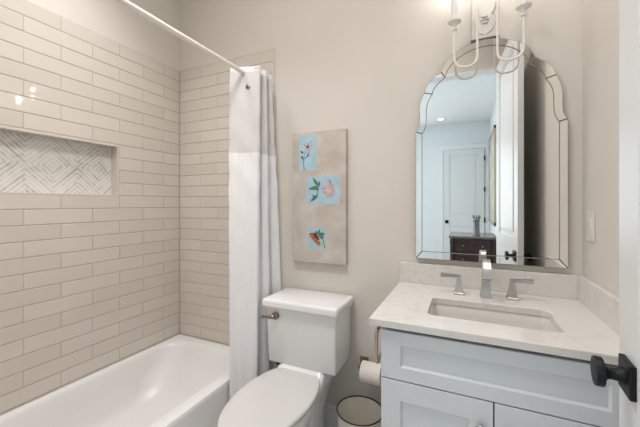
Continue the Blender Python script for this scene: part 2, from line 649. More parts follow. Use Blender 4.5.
# local +x along the leaf towards the free edge, local +y towards the camera's side (left)
d1.matrix_world = Matrix.Translation((0.252 + DT, 0.12, 0.012)) @ Matrix.Rotation(ang, 4, 'Z')

d2 = panel_door('door_2', 0.80, 2.46, 0.04, [(0.25, 0.82), (1.03, 2.34)], DOORP)
for z in (0.28, 0.95, 1.60, 2.25):
    bm = B()
    box(bm, (0.790, 0.037, z - 0.05), (0.815, 0.046, z + 0.05), 0.001)
    lathe(bm, [(0.008, z - 0.052), (0.008, z + 0.052)], (0.803, 0.05, 0), 'Z', 12)
    obj('hinge', bm, BLACKM, d2)
knob_set(d2, 0.065, 0.90, 0.04, (1,))
d2.location = (-0.445, -4.098, 0.01)
tr = B()
for lo, hi in (((-0.545, -4.1, 0), (-0.452, -4.078, 2.475)), ((0.362, -4.1, 0), (0.455, -4.078, 2.475)), ((-0.545, -4.1, 2.475), (0.455, -4.078, 2.58))):
    box(tr, lo, hi, 0.004)
obj('trim_2', tr, TRIMP, kind=s)

# ------------------------------------------------------------------ bathtub
bm = B()
X0, X1, Y0, Y1 = -1.948, -1.190, 0.108, 1.711
R = [rrect(X0, X1, Y0, Y1, 0.004, 0.0), rrect(X0, X1, Y0, Y1, 0.004, 0.296), rrect(X0, X1, Y0, Y1, 0.006, 0.318), rrect(X0 + 0.004, X1 - 0.004, Y0 + 0.004, Y1 - 0.004, 0.01, 0.326),
     rrect(X0 + 0.012, X1 - 0.012, Y0 + 0.012, Y1 - 0.012, 0.02, 0.328)]
ins = [(0.030, 0.070, 0.09, 0.075, 0.15, 0.327), (0.036, 0.077, 0.10, 0.083, 0.155, 0.322), (0.043, 0.083, 0.107, 0.092, 0.16, 0.308), (0.052, 0.090, 0.115, 0.115, 0.17, 0.26), (0.065, 0.10, 0.125, 0.17, 0.18, 0.19),
       (0.08, 0.115, 0.14, 0.235, 0.19, 0.12), (0.10, 0.135, 0.16, 0.29, 0.19, 0.075), (0.14, 0.175, 0.20, 0.345, 0.17, 0.055), (0.22, 0.25, 0.30, 0.45, 0.1, 0.05)]
for l, r, f, b, rad, z in ins:
    R.append(rrect(X0 + l, X1 - r, Y0 + f, Y1 - b, rad, z))
loft(bm, R)
tag(obj('bathtub', bm, TUBM, smooth=True), 'white alcove bathtub set against the beige tiled wall', 'bathtub')

# ------------------------------------------------------------------ shower rod and curtain
RX, RZ = -1.17, 2.061
rod = thing('shower_curtain_rod', 'cream straight shower curtain rod running high over the tub edge', 'curtain rod', (RX, 0.9, RZ))
obj('rod_tube', lathe(B(), [(0.0125, YF + 0.002), (0.0125, 1.714)], (RX, 0, RZ), 'Y', 20), RODM, rod, smooth=True)
obj('wall_flange', lathe(B(), [(0.034, 1.7148), (0.034, 1.706), (0.020, 1.697), (0.016, 1.690)], (RX, 0, RZ), 'Y', 28), RODM, rod, smooth=True)
obj('wall_flange', lathe(B(), [(0.034, YF + 0.0005), (0.034, YF + 0.009), (0.020, YF + 0.018), (0.016, YF + 0.025)], (RX, 0, RZ), 'Y', 28), RODM, rod, smooth=True)

top = [(-1.247, 1.452), (-1.20, 1.470), (-1.145, 1.488), (-1.080, 1.505), (-1.088, 1.528), (-1.118, 1.536), (-1.120, 1.550), (-1.095, 1.560), (-1.080, 1.578), (-1.092, 1.592), (-1.118, 1.600), (-1.120, 1.612), (-1.098, 1.622), (-1.086, 1.640)]
bot = [(-1.172, 1.356), (-1.14, 1.382), (-1.095, 1.408), (-1.050, 1.428), (-1.058, 1.460), (-1.084, 1.475), (-1.085, 1.500), (-1.055, 1.524), (-1.040, 1.552), (-1.054, 1.576), (-1.080, 1.592), (-1.078, 1.618), (-1.045, 1.648), (-1.018, 1.686)]
tp = smooth_path([(x, y, 0) for x, y in top], 6)
bp_ = smooth_path([(x, y, 0) for x, y in bot], 6)


def cpoint(i, z):
    t = (2.10 - z) / 2.0
    t = t ** 0.9
    p = tp[i].lerp(bp_[i], t)
    q = i / (len(tp) - 1)
    rip = 0.004 * math.sin(i * 1.1 + z * 3.0) * min(1, t * 3) + 0.003 * math.sin(z * 31 + i * 0.35) * math.exp(-((z - 1.55) / 0.4) ** 2)
    return Vector((p.x + 0.3 * rip, p.y + rip, z))


def cloth(z0, z1, nz, extra=0.0, th=0.002, scallop=False):
    bm = B()
    n = len(tp)
    G = []
    for k in range(nz + 1):
        z = z0 + (z1 - z0) * k / nz
        G.append([bm.verts.new(cpoint(i, z) + Vector((0, -extra, 0))) for i in range(n)])
    for k in range(nz):
        for i in range(n - 1):
            bm.faces.new((G[k][i], G[k][i + 1], G[k + 1][i + 1], G[k + 1][i]))
    return bm


def clothobj(name, bm, m_, parent, th):
    o = obj(name, bm, m_, parent, smooth='all')
    md = o.modifiers.new('thickness', 'SOLIDIFY')
    md.thickness = th
    md.use_rim = False
    md.offset = 0
    return o


cur = thing('shower_curtain', 'white cloth shower curtain bunched on the rod against the back wall', 'curtain', (-1.12, 1.52, 0.10))
clothobj('header_panel', cloth(1.592, 2.093, 22), SHEER, cur, 0.003)['label'] = 'thinner greyer top panel of the curtain'
clothobj('curtain_panel', cloth(0.12, 1.592, 50, 0.0), CLOTH, cur, 0.003)
clothobj('top_hem', cloth(2.062, 2.095, 3, 0.0), CLOTH, cur, 0.003)
bm = B()
gp = cpoint(12, 1.975) + Vector((0.0, -0.004, 0))
lathe(bm, [(0.004, 0.0), (0.004, -0.004), (0.009, -0.005), (0.013, -0.002), (0.013, 0.002)], gp, 'Y', 20, False, True)
obj('grommet', bm, mat('grommet_metal', (0.30, 0.29, 0.29), 0.3, metal=1.0, var=0.05), cur, smooth=True)['label'] = 'small grey metal grommet'

# ------------------------------------------------------------------ toilet
TX = -0.797
toi = thing('toilet', 'white two-piece toilet with closed lid between tub and vanity', 'toilet', (TX, 1.3, 0))
egg_r = [(0.0, 1.450), (0.06, 1.450), (0.103, 1.446), (0.131, 1.428), (0.155, 1.37), (0.172, 1.30), (0.179, 1.22), (0.173, 1.14), (0.156, 1.06), (0.127, 0.995), (0.086, 0.943), (0.042, 0.915), (0.0, 0.907)]
er = smooth_path([(a, b, 0) for a, b in egg_r], 5)
EGG = [(p.x, p.y) for p in er] + [(-p.x, p.y) for p in er[-2:0:-1]]


def egg(z, sx=1.0, sy=1.0, dy=0.0, cy=1.18):
    return [(TX - 0.001 + x * sx, cy + (y - cy) * sy + dy + 0.014, z) for x, y in EGG]


bm = B()
loft(bm, [egg(0.0, 0.60, 0.80, 0.06), egg(0.02, 0.59, 0.79, 0.06), egg(0.12, 0.56, 0.74, 0.07), egg(0.20, 0.60, 0.76, 0.06), egg(0.27, 0.74, 0.85, 0.035), egg(0.33, 0.88, 0.94, 0.015), egg(0.362, 0.955, 0.985, 0.004), egg(0.374, 0.965, 0.99, 0.002), egg(0.377, 0.95, 0.98, 0.002)])
# rear deck that carries the tank
loft(bm, [rrect(TX - 0.10, TX + 0.10, 1.30, 1.60, 0.05, 0.0), rrect(TX - 0.095, TX + 0.095, 1.30, 1.61, 0.05, 0.2), rrect(TX - 0.115, TX + 0.115, 1.30, 1.655, 0.04, 0.30), rrect(TX - 0.137, TX + 0.137, 1.39, 1.675, 0.035, 0.365),
          rrect(TX - 0.14, TX + 0.14, 1.43, 1.68, 0.03, 0.395), rrect(TX - 0.136, TX + 0.138, 1.455, 1.675, 0.03, 0.415), rrect(TX - 0.12, TX + 0.135, 1.475, 1.672, 0.03, 0.4325)])
obj('bowl', bm, PORC, toi, smooth=True)
bm = B()
loft(bm, [egg(0.379, 0.97, 0.985), egg(0.382, 0.99, 0.996), egg(0.394, 1.0, 1.0), egg(0.398, 0.985, 0.993)])
obj('toilet_seat', bm, SEATM, toi, smooth=True)
bm = B()
loft(bm, [egg(0.401, 0.97, 0.985), egg(0.404, 1.0, 1.0), egg(0.414, 1.003, 1.002), egg(0.419, 0.985, 0.993), egg(0.4215, 0.94, 0.965), egg(0.4235, 0.6, 0.7)])
obj('toilet_lid', bm, SEATM, toi, smooth='all')
for sx in (-1, 1):
    bm = B()
    lathe(bm, [(0.010, sx * 0.055 - 0.022), (0.012, sx * 0.055 - 0.02), (0.012, sx * 0.055 + 0.02), (0.010, sx * 0.055 + 0.022)], (TX, 1.452, 0.404), 'X', 16)
    obj('lid_hinge', bm, SEATM, toi, smooth=True)
bm = B()
loft(bm, [rrect(TX - 0.199, TX + 0.198, 1.478, 1.70, 0.010, 0.432), rrect(TX - 0.202, TX + 0.200, 1.475, 1.702, 0.012, 0.438), rrect(TX - 0.212, TX + 0.206, 1.470, 1.706, 0.013, 0.736)])
obj('tank', bm, PORC, toi, smooth=True)
bm = B()
loft(bm, [rrect(TX - 0.216, TX + 0.214, 1.460, 1.711, 0.012, 0.728), rrect(TX - 0.218, TX + 0.214, 1.456, 1.711, 0.013, 0.738), rrect(TX - 0.222, TX + 0.218, 1.447, 1.713, 0.014, 0.740), rrect(TX - 0.226, TX + 0.221, 1.443, 1.714, 0.016, 0.744),
          rrect(TX - 0.226, TX + 0.221, 1.443, 1.714, 0.018, 0.766), rrect(TX - 0.2245, TX + 0.2195, 1.4445, 1.7125, 0.018, 0.773), rrect(TX - 0.220, TX + 0.215, 1.449, 1.709, 0.018, 0.778), rrect(TX - 0.211, TX + 0.206, 1.458, 1.70, 0.018, 0.781)])
obj('tank_lid', bm, PORC, toi, smooth=True)
bm = B()
box(bm, (TX - 0.172, 1.500, 0.402), (TX - 0.118, 1.60, 0.434), 0.006)
obj('tank_gasket', bm, RUBBER, toi)['label'] = 'dark bolt and gasket under the tank'
bm = B()
lathe(bm, [(0.020, 1.474), (0.021, 1.460), (0.017, 1.454), (0.010, 1.450)], (-0.943, 0, 0.690), 'Y', 24)
path = smooth_path([(-0.940, 1.450, 0.690), (-0.958, 1.442, 0.688), (-0.985, 1.441, 0.685), (-1.014, 1.442, 0.683)], 6)
tube(bm, path, [0.009 + 0.002 * math.sin(i / (len(path) - 1) * PI * 2.2) for i in range(len(path))], 14)
obj('flush_lever', bm, BRONZE, toi, smooth=True)['label'] = 'dark metal flush lever'

# ------------------------------------------------------------------ vanity cabinet
VX0, VX1, VF = -0.279, 0.436, 1.134
van = thing('vanity_cabinet', 'pale blue-grey shaker vanity cabinet under the white countertop', 'cabinet', (0.085, 1.42, 0))
bm = B()
box(bm, (VX0, VF + 0.022, 0.10), (VX0 + 0.018, YB - 0.004, 0.858), 0.001)
box(bm, (VX1 - 0.018, VF + 0.022, 0.10), (VX1, YB - 0.004, 0.858), 0.001)
box(bm, (VX0 + 0.018, VF + 0.024, 0.10), (VX1 - 0.018, YB - 0.004, 0.118))
box(bm, (VX0 + 0.018, YB - 0.016, 0.118), (VX1 - 0.018, YB - 0.004, 0.858))
box(bm, (VX1, VF + 0.010, 0.0), (XR - 0.001, VF + 0.028, 0.858))
obj('cabinet_body', bm, CABP, van)
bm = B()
box(bm, (VX0 + 0.018, VF + 0.024, 0.118), (VX1 - 0.018, VF + 0.034, 0.858))  # dark sheet filling the opening so the gaps look shaded
obj('gap_shade_sheet', bm, CABD, van)['label'] = 'dark sheet standing for the shade in the gaps between the fronts'
obj('toe_kick', box(B(), (VX0 + 0.002, VF + 0.08, 0.0), (VX1, VF + 0.098, 0.1005)), CABP, van)


def shaker(name, x0, x1, z0, z1, st=0.068, stz=None, y0=VF, t=0.021):
    """one-piece front: square frame with a bevelled drop to a flat panel"""
    stz = stz or st
    bm = B()

    def ring(i, y, iz=None):
        iz = i if iz is None else iz
        return [(x0 + i, y, z0 + iz), (x1 - i, y, z0 + iz), (x1 - i, y, z1 - iz), (x0 + i, y, z1 - iz)]
    loft(bm, [ring(0, y0 + t), ring(0, y0 + 0.0015), ring(0.0015, y0), ring(st, y0, stz), ring(st + 0.004, y0 + 0.004, stz + 0.004), ring(st + 0.006, y0 + 0.009, stz + 0.006)])
    return obj(name, bm, CABP, van)


shaker('drawer_front', VX0, VX1, 0.6755, 0.8455, 0.068, 0.046)
dl = shaker('cabinet_door', VX0, 0.0785, 0.105, 0.6715)
dr = shaker('cabinet_door', 0.0825, VX1, 0.105, 0.6715)
for d_, x in ((dl, 0.043), (dr, 0.118)):
    bm = B()
    lathe(bm, [(0.006, VF + 0.001), (0.006, VF - 0.012), (0.0145, VF - 0.017), (0.016, VF - 0.022), (0.014, VF - 0.027), (0.005, VF - 0.029)], (x, 0, 0.590), 'Y', 24)
    obj('cabinet_knob', bm, NICKEL, d_, smooth=True)['label'] = 'round nickel knob'

# ------------------------------------------------------------------ countertop with upstands
ct = thing('countertop', 'white veined stone countertop with low backsplash on the vanity', 'countertop', (0.075, 1.42, 0.861))
SX0, SX1, SY0, SY1 = -0.133, 0.290, 1.243, 1.486
CX0, CX1, CY0, CY1 = -0.320, XR - 0.001, 1.119, YB - 0.002
inner = rrect(SX0, SX1, SY0, SY1, 0.028, 0, 6)
ccx, ccy = (SX0 + SX1) / 2, (SY0 + SY1) / 2
outer = []
nq = 7
corners = [(CX1, CY1), (CX0, CY1), (CX0, CY0), (CX1, CY0)]
mids = [((CX1, ccy), (ccx, CY1)), ((ccx, CY1), (CX0, ccy)), ((CX0, ccy), (ccx, CY0)), ((ccx, CY0), (CX1, ccy))]
for q in range(4):
    c = corners[q]
    a = (c[0], inner[q * nq][1]) if q % 2 == 0 else (inner[q * nq][0], c[1])
    b = (inner[q * nq + nq - 1][0], c[1]) if q % 2 == 0 else (c[0], inner[q * nq + nq - 1][1])
    for k in range(nq):
        t = k / (nq - 1)
        if t <= 0.5:
            outer.append((a[0] + (c[0] - a[0]) * t * 2, a[1] + (c[1] - a[1]) * t * 2))
        else:
            outer.append((c[0] + (b[0] - c[0]) * (t - .5) * 2, c[1] + (b[1] - c[1]) * (t - .5) * 2))


def osh(i, z):
    return [(min(max(x, CX0 + i), CX1 - i), min(max(y, CY0 + i), CY1 - i), z) for x, y in outer]


bm = B()
ish = lambda r_, z: rrect(SX0 - r_, SX1 + r_, SY0 - r_, SY1 + r_, 0.028 + r_, z, 6)
loft(bm, [ish(0, 0.861), osh(0, 0.861), osh(0, 0.884), osh(0.002, 0.8865), ish(0.002, 0.8865), ish(0, 0.8845), ish(0, 0.861)], False, False)
bmesh.ops.remove_doubles(bm, verts=bm.verts, dist=1e-5)
obj('counter_slab', bm, QUARTZ, ct)
obj('backsplash', box(B(), (-0.320, YB - 0.021, 0.8865), (XR - 0.021, YB - 0.001, 0.991), 0.0015), QUARTZ, ct)
obj('side_splash', box(B(), (XR - 0.021, 1.119, 0.8865), (XR - 0.001, YB - 0.001, 0.991), 0.0015), QUARTZ, ct)

# ------------------------------------------------------------------ sink
bm = B()
e_ = 0.006
R = [ish(0.03, 0.847), ish(0.03, 0.8605), ish(e_, 0.8605), ish(e_ - 0.003, 0.856), ish(0.0, 0.82), ish(-0.010, 0.765), ish(-0.025, 0.740), ish(-0.05, 0.731), ish(-0.09, 0.728)]
R2 = [ish(0.03, 0.847), ish(0.012, 0.847), ish(0.010, 0.76), ish(-0.02, 0.725), ish(-0.09, 0.718)]
loft(bm, R, False, True)
loft(bm, R2, False, True)
bmesh.ops.remove_doubles(bm, verts=bm.verts, dist=1e-5)
snk = tag(obj('sink', bm, mat('sink_china', (0.74, 0.715, 0.67), 0.15, var=0.006), smooth=True), 'white rectangular undermount sink set into the stone countertop', 'sink')
bm = B()
lathe(bm, [(0.022, 0.7282), (0.022, 0.7305), (0.018, 0.732), (0.006, 0.7325)], (ccx, ccy, 0), 'Z', 24)
obj('drain', bm, NICKEL, snk, smooth=True)

# ------------------------------------------------------------------ faucet
CT = 0.8866
fau = thing('faucet', 'brushed nickel widespread faucet with two lever handles behind the sink', 'faucet', (0.085, 1.585, CT))


def sq(cx, cy, hx, hy, z):
    return [(cx - hx, cy - hy, z), (cx + hx, cy - hy, z), (cx + hx, cy + hy, z), (cx - hx, cy + hy, z)]


bm = B()
fx, fy = 0.081, 1.585
loft(bm, [sq(fx, fy, 0.0235, 0.0235, CT), sq(fx, fy, 0.0235, 0.0235, CT + 0.006), sq(fx, fy, 0.0215, 0.0215, CT + 0.009), sq(fx, fy, 0.0175, 0.0175, CT + 0.05), sq(fx, fy, 0.0145, 0.0145, CT + 0.10), sq(fx, fy, 0.0135, 0.0135, CT + 0.150)])
path = smooth_path([(fx, fy + 0.002, CT + 0.138), (fx, fy - 0.012, CT + 0.157), (fx, fy - 0.045, CT + 0.160), (fx, fy - 0.085, CT + 0.140), (fx, fy - 0.108, CT + 0.100)], 5)
n_ = len(path)
tube(bm, path, [0.0125 + 0.0045 * (i / (n_ - 1)) for i in range(n_)], square=True, flat=[0.012 - 0.003 * (i / (n_ - 1)) for i in range(n_)])
bmesh.ops.bevel(bm, geom=[e for e in bm.edges if len(e.link_faces) == 2 and e.calc_face_angle(0) > 0.6], offset=0.0015, segments=2, affect='EDGES')
obj('spout', bm, NICKEL, fau, smooth=True)
for hx, hy, sd in ((-0.029, 1.590, -1), (0.184, 1.600, 1)):
    bm = B()
    loft(bm, [sq(hx, hy, 0.0225, 0.0225, CT), sq(hx, hy, 0.0225, 0.0225, CT + 0.006), sq(hx, hy, 0.019, 0.019, CT + 0.009), sq(hx, hy, 0.014, 0.014, CT + 0.035), sq(hx, hy, 0.0095, 0.0095, CT + 0.068), sq(hx, hy, 0.0085, 0.0085, CT + 0.080)])
    bmesh.ops.bevel(bm, geom=[e for e in bm.edges if e.calc_face_angle(0) > 0.6], offset=0.0012, segments=2, affect='EDGES')
    h_ = obj('handle', bm, NICKEL, fau, smooth=True)
    bm = B()
    path = smooth_path([(hx - sd * 0.008, hy, CT + 0.078), (hx + sd * 0.012, hy - 0.002, CT + 0.081), (hx + sd * 0.045, hy - 0.005, CT + 0.082), (hx + sd * 0.078, hy - 0.008, CT + 0.083)], 5)
    n_ = len(path)
    tube(bm, path, [0.0085 - 0.002 * math.sin(i / (n_ - 1) * PI) + 0.002 * (i / (n_ - 1)) for i in range(n_)], square=True, flat=[0.0065 - 0.001 * math.sin(i / (n_ - 1) * PI) + 0.0025 * (i / (n_ - 1)) for i in range(n_)])
    bmesh.ops.bevel(bm, geom=[e for e in bm.edges if e.calc_face_angle(0) > 0.6], offset=0.0012, segments=2, affect='EDGES')
    obj('lever', bm, NICKEL, h_, smooth=True)

# ------------------------------------------------------------------ wall mirror
MXc, MZ0 = 0.0843, 1.018
mir = thing('wall_mirror', 'tall arched mirror with scalloped shoulders and mirrored border above the vanity', 'mirror', (MXc, YB, MZ0))
# right half, outer and inner outline (dx, z)
Ao = [(0.321, 1.672), (0.312, 1.684), (0.304, 1.705), (0.302, 1.745), (0.303, 1.785), (0.300, 1.815), (0.291, 1.842), (0.281, 1.870)]
Ai = [(0.286, 1.662), (0.277, 1.678), (0.269, 1.705), (0.267, 1.745), (0.267, 1.785), (0.262, 1.812), (0.252, 1.836), (0.238, 1.858)]
Bo = [(0.281, 1.870), (0.273, 1.893), (0.258, 1.918), (0.240, 1.937), (0.218, 1.951), (0.199, 1.966)]
Bi = [(0.238, 1.858), (0.235, 1.874), (0.224, 1.893), (0.208, 1.910), (0.194, 1.920), (0.178, 1.934)]
arc_o, arc_i = [], []
for k in range(13):
    x = 0.199 * (1 - k / 12)
    arc_o.append((x, 1.966 + 0.120 * (1 - (x / 0.199) ** 2) ** 0.62))
    x = 0.178 * (1 - k / 12)
    arc_i.append((x, 1.934 + 0.118 * (1 - (x / 0.178) ** 2) ** 0.62))
GY = 1.703       # glass face
FY = 1.699       # strip face


def strip(name, outer, inner):
    """bevelled mirror strip between two matching outlines (lists of x,z)"""
    bm = B()
    n = len(outer)
    poly = outer + inner[::-1]
    cx = sum(p[0] for p in poly) / len(poly)
    # shrink slightly for the joint, then bevel the face
    def off(poly, d):
        out = []
        N_ = len(poly)
        for i in range(N_):
            a, b, c = Vector(poly[i - 1]), Vector(poly[i]), Vector(poly[(i + 1) % N_])
            e1, e2 = (b - a), (c - b)
            if e1.length < 1e-9 or e2.length < 1e-9:
                out.append(tuple(b))
                continue
            n1 = Vector((-e1.y, e1.x)).normalized()
            n2 = Vector((-e2.y, e2.x)).normalized()
            nn = (n1 + n2)
            if nn.length < 1e-6:
                nn = n1
            nn.normalize()
            k = max(0.5, nn.dot(n1))
            out.append(tuple(b + nn * (d / k) * SG))
        return out
    area_ = sum(poly[i - 1][0] * poly[i][1] - poly[i][0] * poly[i - 1][1] for i in range(len(poly)))
    SG = 1 if area_ > 0 else -1
    p0 = off(poly, 0.0013)
    p1 = off(poly, 0.0030)
    loops = []
    for pl, y in ((p0, GY + 0.006), (p0, FY + 0.0007), (p1, FY)):
        loops.append([bm.verts.new((x, y, z)) for x, z in pl])
    N_ = len(poly)
    for a, b in zip(loops[:-1], loops[1:]):
        for i in range(N_):
            j = (i + 1) % N_
            fc = bm.faces.new((a[i], a[j], b[j], b[i]))
            fc.material_index = 1
    f = loops[-1]
    for i in range(n - 1):
        bm.faces.new((f[i], f[i + 1], f[N_ - 2 - i], f[N_ - 1 - i]))
    o = obj(name, bm, BEVEL, mir)
    o.data.materials.append(GEDGE)
    return o


def mx_(pts, sg):
    return [(MXc + sg * x, z) for x, z in pts]


HO, HI = 0.321, 0.288
for sg in (-1, 1):
    strip('mirror_strip', mx_([(HO, MZ0), (HO, 1.672)], sg), mx_([(HI, 1.057), (HI, 1.662)], sg))
    strip('mirror_strip', mx_(Ao, sg), mx_(Ai, sg))
    strip('mirror_strip', mx_(Bo, sg), mx_(Bi, sg))
strip('mirror_strip', mx_([(HO, MZ0), (-HO, MZ0)], 1), mx_([(HI, 1.057), (-HI, 1.057)], 1))
full_o = mx_(arc_o, 1) + mx_(arc_o[-2::-1], -1)
full_i = mx_(arc_i, 1) + mx_(arc_i[-2::-1], -1)
strip('mirror_strip', full_o, full_i)
half_i = [(HI, 1.057), (HI, 1.662)] + Ai + Bi[1:] + arc_i[1:]
glass = mx_(half_i, 1) + mx_(half_i[-2::-1], -1)
bm = B()
vs = [bm.verts.new((x, GY, z)) for x, z in glass]
bm.faces.new(vs)
obj('mirror_glass', bm, MIRROR, mir)
half_o = [(HO, MZ0), (HO, 1.672)] + Ao + Bo[1:] + arc_o[1:]
back = mx_([(x - 0.0015 * (1 if x > 0.01 else 0), z - 0.001) for x, z in half_o], 1) + mx_([(x - 0.0015 * (1 if x > 0.01 else 0), z - 0.001) for x, z in half_o[-2::-1]], -1)
back = [(x, max(z, MZ0 + 0.0015)) for x, z in back]
obj('mirror_backing', prism_xz(B(), back, GY + 0.0015, YB - 0.0005), MBACK, mir)

# ------------------------------------------------------------------ wall sconce above the mirror
sco = thing('wall_sconce', 'white two-arm candelabra wall sconce hanging over the top of the mirror', 'wall lamp', (0.083, YB, 2.09))
bm = B()
box(bm, (0.025, YB - 0.006, 2.100), (0.141, YB - 0.0005, 2.335), 0.004)
bk = obj('back_plate', bm, mat('plate_paint', (0.70, 0.655, 0.60), 0.5, var=0.01), sco)
bm = B()
box(bm, (0.022, YB - 0.012, 2.087), (0.145, YB - 0.0005, 2.1005), 0.002)
obj('plate_edge', bm, BAND, bk)['label'] = 'dark grey lower edge of the plate'
bm = B()
oc = Vector((0.083, YB - 0.007, 2.19))
for k in range(6):
    a = 2 * PI * k / 6
    c = oc + Vector((0.014 * math.cos(a), 0, 0.017 * math.sin(a)))
    bmesh.ops.create_uvsphere(bm, u_segments=10, v_segments=6, radius=0.0075, matrix=Matrix.Translation(c))
bmesh.ops.create_uvsphere(bm, u_segments=10, v_segments=6, radius=0.006, matrix=Matrix.Translation(oc))
for sg in (-1, 1):
    tube(bm, smooth_path([oc + Vector((sg * 0.006, 0, -0.07)), oc + Vector((sg * 0.028, 0, -0.055)), oc + Vector((sg * 0.042, 0, -0.03)), oc + Vector((sg * 0.046, 0, 0.0))], 5), 0.003, 8)
obj('plate_ornament', bm, mat('grey_ornament', (0.68, 0.64, 0.59), 0.5, var=0.03, vscale=80), bk, smooth=True)
for sg in (-1, 1):
    xi = 0.0890 + sg * 0.0405
    xo = 0.0905 + sg * 0.1395
    ya = 1.625
    pts = [(0.083 + sg * 0.030, YB - 0.010, 2.212), (xi - sg * 0.004, 1.690, 2.222), (xi, 1.650, 2.226), (xi, ya, 2.212), (xi, ya, 2.15), (xi, ya, 2.05), (xi, ya, 1.99), (xi + sg * 0.004, ya, 1.962), (xi + sg * 0.022, ya, 1.944), (xi + sg * 0.049, ya, 1.940), (xo - sg * 0.022, ya, 1.946), (xo - sg * 0.004, ya, 1.968), (xo, ya, 1.998), (xo, ya, 2.06), (xo, ya, 2.135)]
    arm = obj('lamp_arm', tube(B(), smooth_path(pts, 6), 0.0052, 12), WHITEM, sco, smooth=True)
    bm = B()
    lathe(bm, [(0.006, 2.118), (0.011, 2.121), (0.011, 2.127), (0.007, 2.130), (0.0085, 2.140), (0.015, 2.150), (0.029, 2.158), (0.030, 2.163), (0.026, 2.165), (0.017, 2.163), (0.015, 2.172)], (xo, ya, 0), 'Z', 28)
    obj('candle_cup', bm, WHITEM, arm, smooth=True)
    obj('candle_sleeve', lathe(B(), [(0.0140, 2.165), (0.0140, 2.325), (0.012, 2.328), (0.008, 2.329)], (xo, ya, 0), 'Z', 24), WHITEM, arm, smooth=True)
    obj('bulb', lathe(B(), [(0.007, 2.329), (0.009, 2.34), (0.0165, 2.365), (0.018, 2.385), (0.014, 2.41), (0.007, 2.435), (0.002, 2.45)], (xo, ya, 0), 'Z', 20), BULBM, arm, smooth=True)

# ------------------------------------------------------------------ light switch
sw = thing('light_switch', 'cream rocker light switch plate on the right wall', 'light switch', (XR, 1.612, 1.21))
bm = B()
box(bm, (XR - 0.006, 1.575, 1.150), (XR - 0.0003, 1.652, 1.273), 0.002)
obj('switch_plate', bm, SWITCH, sw)
bm = B()
loft(bm, [[(XR - 0.0055, y, z) for y, z in ((1.597, 1.178), (1.630, 1.178), (1.630, 1.245), (1.597, 1.245))], [(XR - 0.0075 - 0.004 * (z > 1.2), y, z) for y, z in ((1.599, 1.180), (1.628, 1.180), (1.628, 1.243), (1.599, 1.243))]])
obj('rocker', bm, SWITCH, sw)

# ------------------------------------------------------------------ wall art
AX0, AX1, AZ0, AZ1, AY = -0.9655, -0.6195, 0.951, 1.731, 1.693
art = thing('wall_art', 'tall beige canvas with three pale blue flower squares above the toilet', 'wall art', ((AX0 + AX1) / 2, YB, AZ0))
obj('canvas', box(B(), (AX0, AY, AZ0), (AX1, YB - 0.0005, AZ1), 0.0025), CANV, art)
layer = [0]


def flat(name, polys, material, parent):
    """thin raised paint: polygons in x,z"""
    bm = B()
    layer[0] += 1
    y1 = AY - 0.0005
    for k, p in enumerate(polys):
        y = AY - 0.0009 - 0.00008 * (layer[0] % 9) - 0.000004 * k
        loft(bm, [[(x, y1, z) for x, z in p], [(x, y, z) for x, z in p]])
    return obj(name, bm, material, parent)


def square(x0, x1, z0, z1, name='flower_square'):
    P = []
    n = 10
    for (ax, az), (bx, bz) in (((x0, z0), (x1, z0)), ((x1, z0), (x1, z1)), ((x1, z1), (x0, z1)), ((x0, z1), (x0, z0))):
        for k in range(n):
            t = k / n
            P.append((ax + (bx - ax) * t + random.uniform(-.0012, .0012), az + (bz - az) * t + random.uniform(-.0012, .0012)))
    bm = B()
    loft(bm, [[(x, AY + 0.0005, z) for x, z in P], [(x, AY - 0.0006, z) for x, z in P]])
    return obj(name, bm, BLUEP, art)


def petal(x, z, ang, ln, wd, n=5):
    a = math.radians(ang)
    d = Vector((math.cos(a), math.sin(a)))
    q = Vector((-d.y, d.x))
    L_, R_ = [], []
    for k in range(n + 1):
        t = k / n
        w_ = wd * (math.sin(PI * t ** 0.8) ** 0.8 if 0 < t < 1 else 0.04)
        c = Vector((x, z)) + d * ln * t
        L_.append(tuple(c + q * w_))
        R_.append(tuple(c - q * w_))
    return L_ + R_[::-1]


def stroke(pts, wd):
    P = [Vector(p) for p in pts]
    L_, R_ = [], []
    for i in range(len(P)):
        d = (P[min(i + 1, len(P) - 1)] - P[max(i - 1, 0)]).normalized()
        q = Vector((-d.y, d.x))
        L_.append(tuple(P[i] + q * wd))
        R_.append(tuple(P[i] - q * wd))
    return L_ + R_[::-1]


# first: pale star flower on a long stem
x0, x1, z0, z1 = -0.921, -0.803, 1.500, 1.709
s1 = square(x0, x1, z0, z1)
s1['label'] = 'upper blue square with a pale star flower'
F = lambda u, v: (x0 + (x1 - x0) * u, z1 - (z1 - z0) * v)
flat('stem', [stroke([F(.30, .97), F(.27, .80), F(.27, .66), F(.45, .60), F(.55, .50), F(.53, .36)], 0.0022), stroke([F(.27, .66), F(.18, .62)], 0.0016), stroke([F(.27, .66), F(.30, .54), F(.40, .44)], 0.0014)], LEAFD, s1)
flat('foliage', [petal(*F(.22, .66), 120, 0.022, 0.006), petal(*F(.25, .50), 140, 0.026, 0.006), petal(*F(.45, .60), 30, 0.02, 0.004)], LEAFD, s1)
c = F(.48, .32)
flat('petals', [petal(*c, a, l, 0.0055) for a, l in ((10, .040), (50, .045), (95, .036), (140, .036), (185, .030), (235, .030), (290, .040), (330, .042))], PETALW, s1)
flat('petal_lines', [stroke([c, (c[0] + 0.8 * l * math.cos(math.radians(a)), c[1] + 0.8 * l * math.sin(math.radians(a)))], 0.0011) for a, l in ((12, .036), (52, .055), (100, .03), (150, .034), (240, .026), (300, .040), (335, .036))] + [petal(c[0] - 0.006, c[1] - 0.006, 40, 0.02, 0.007)], DARKP, s1)
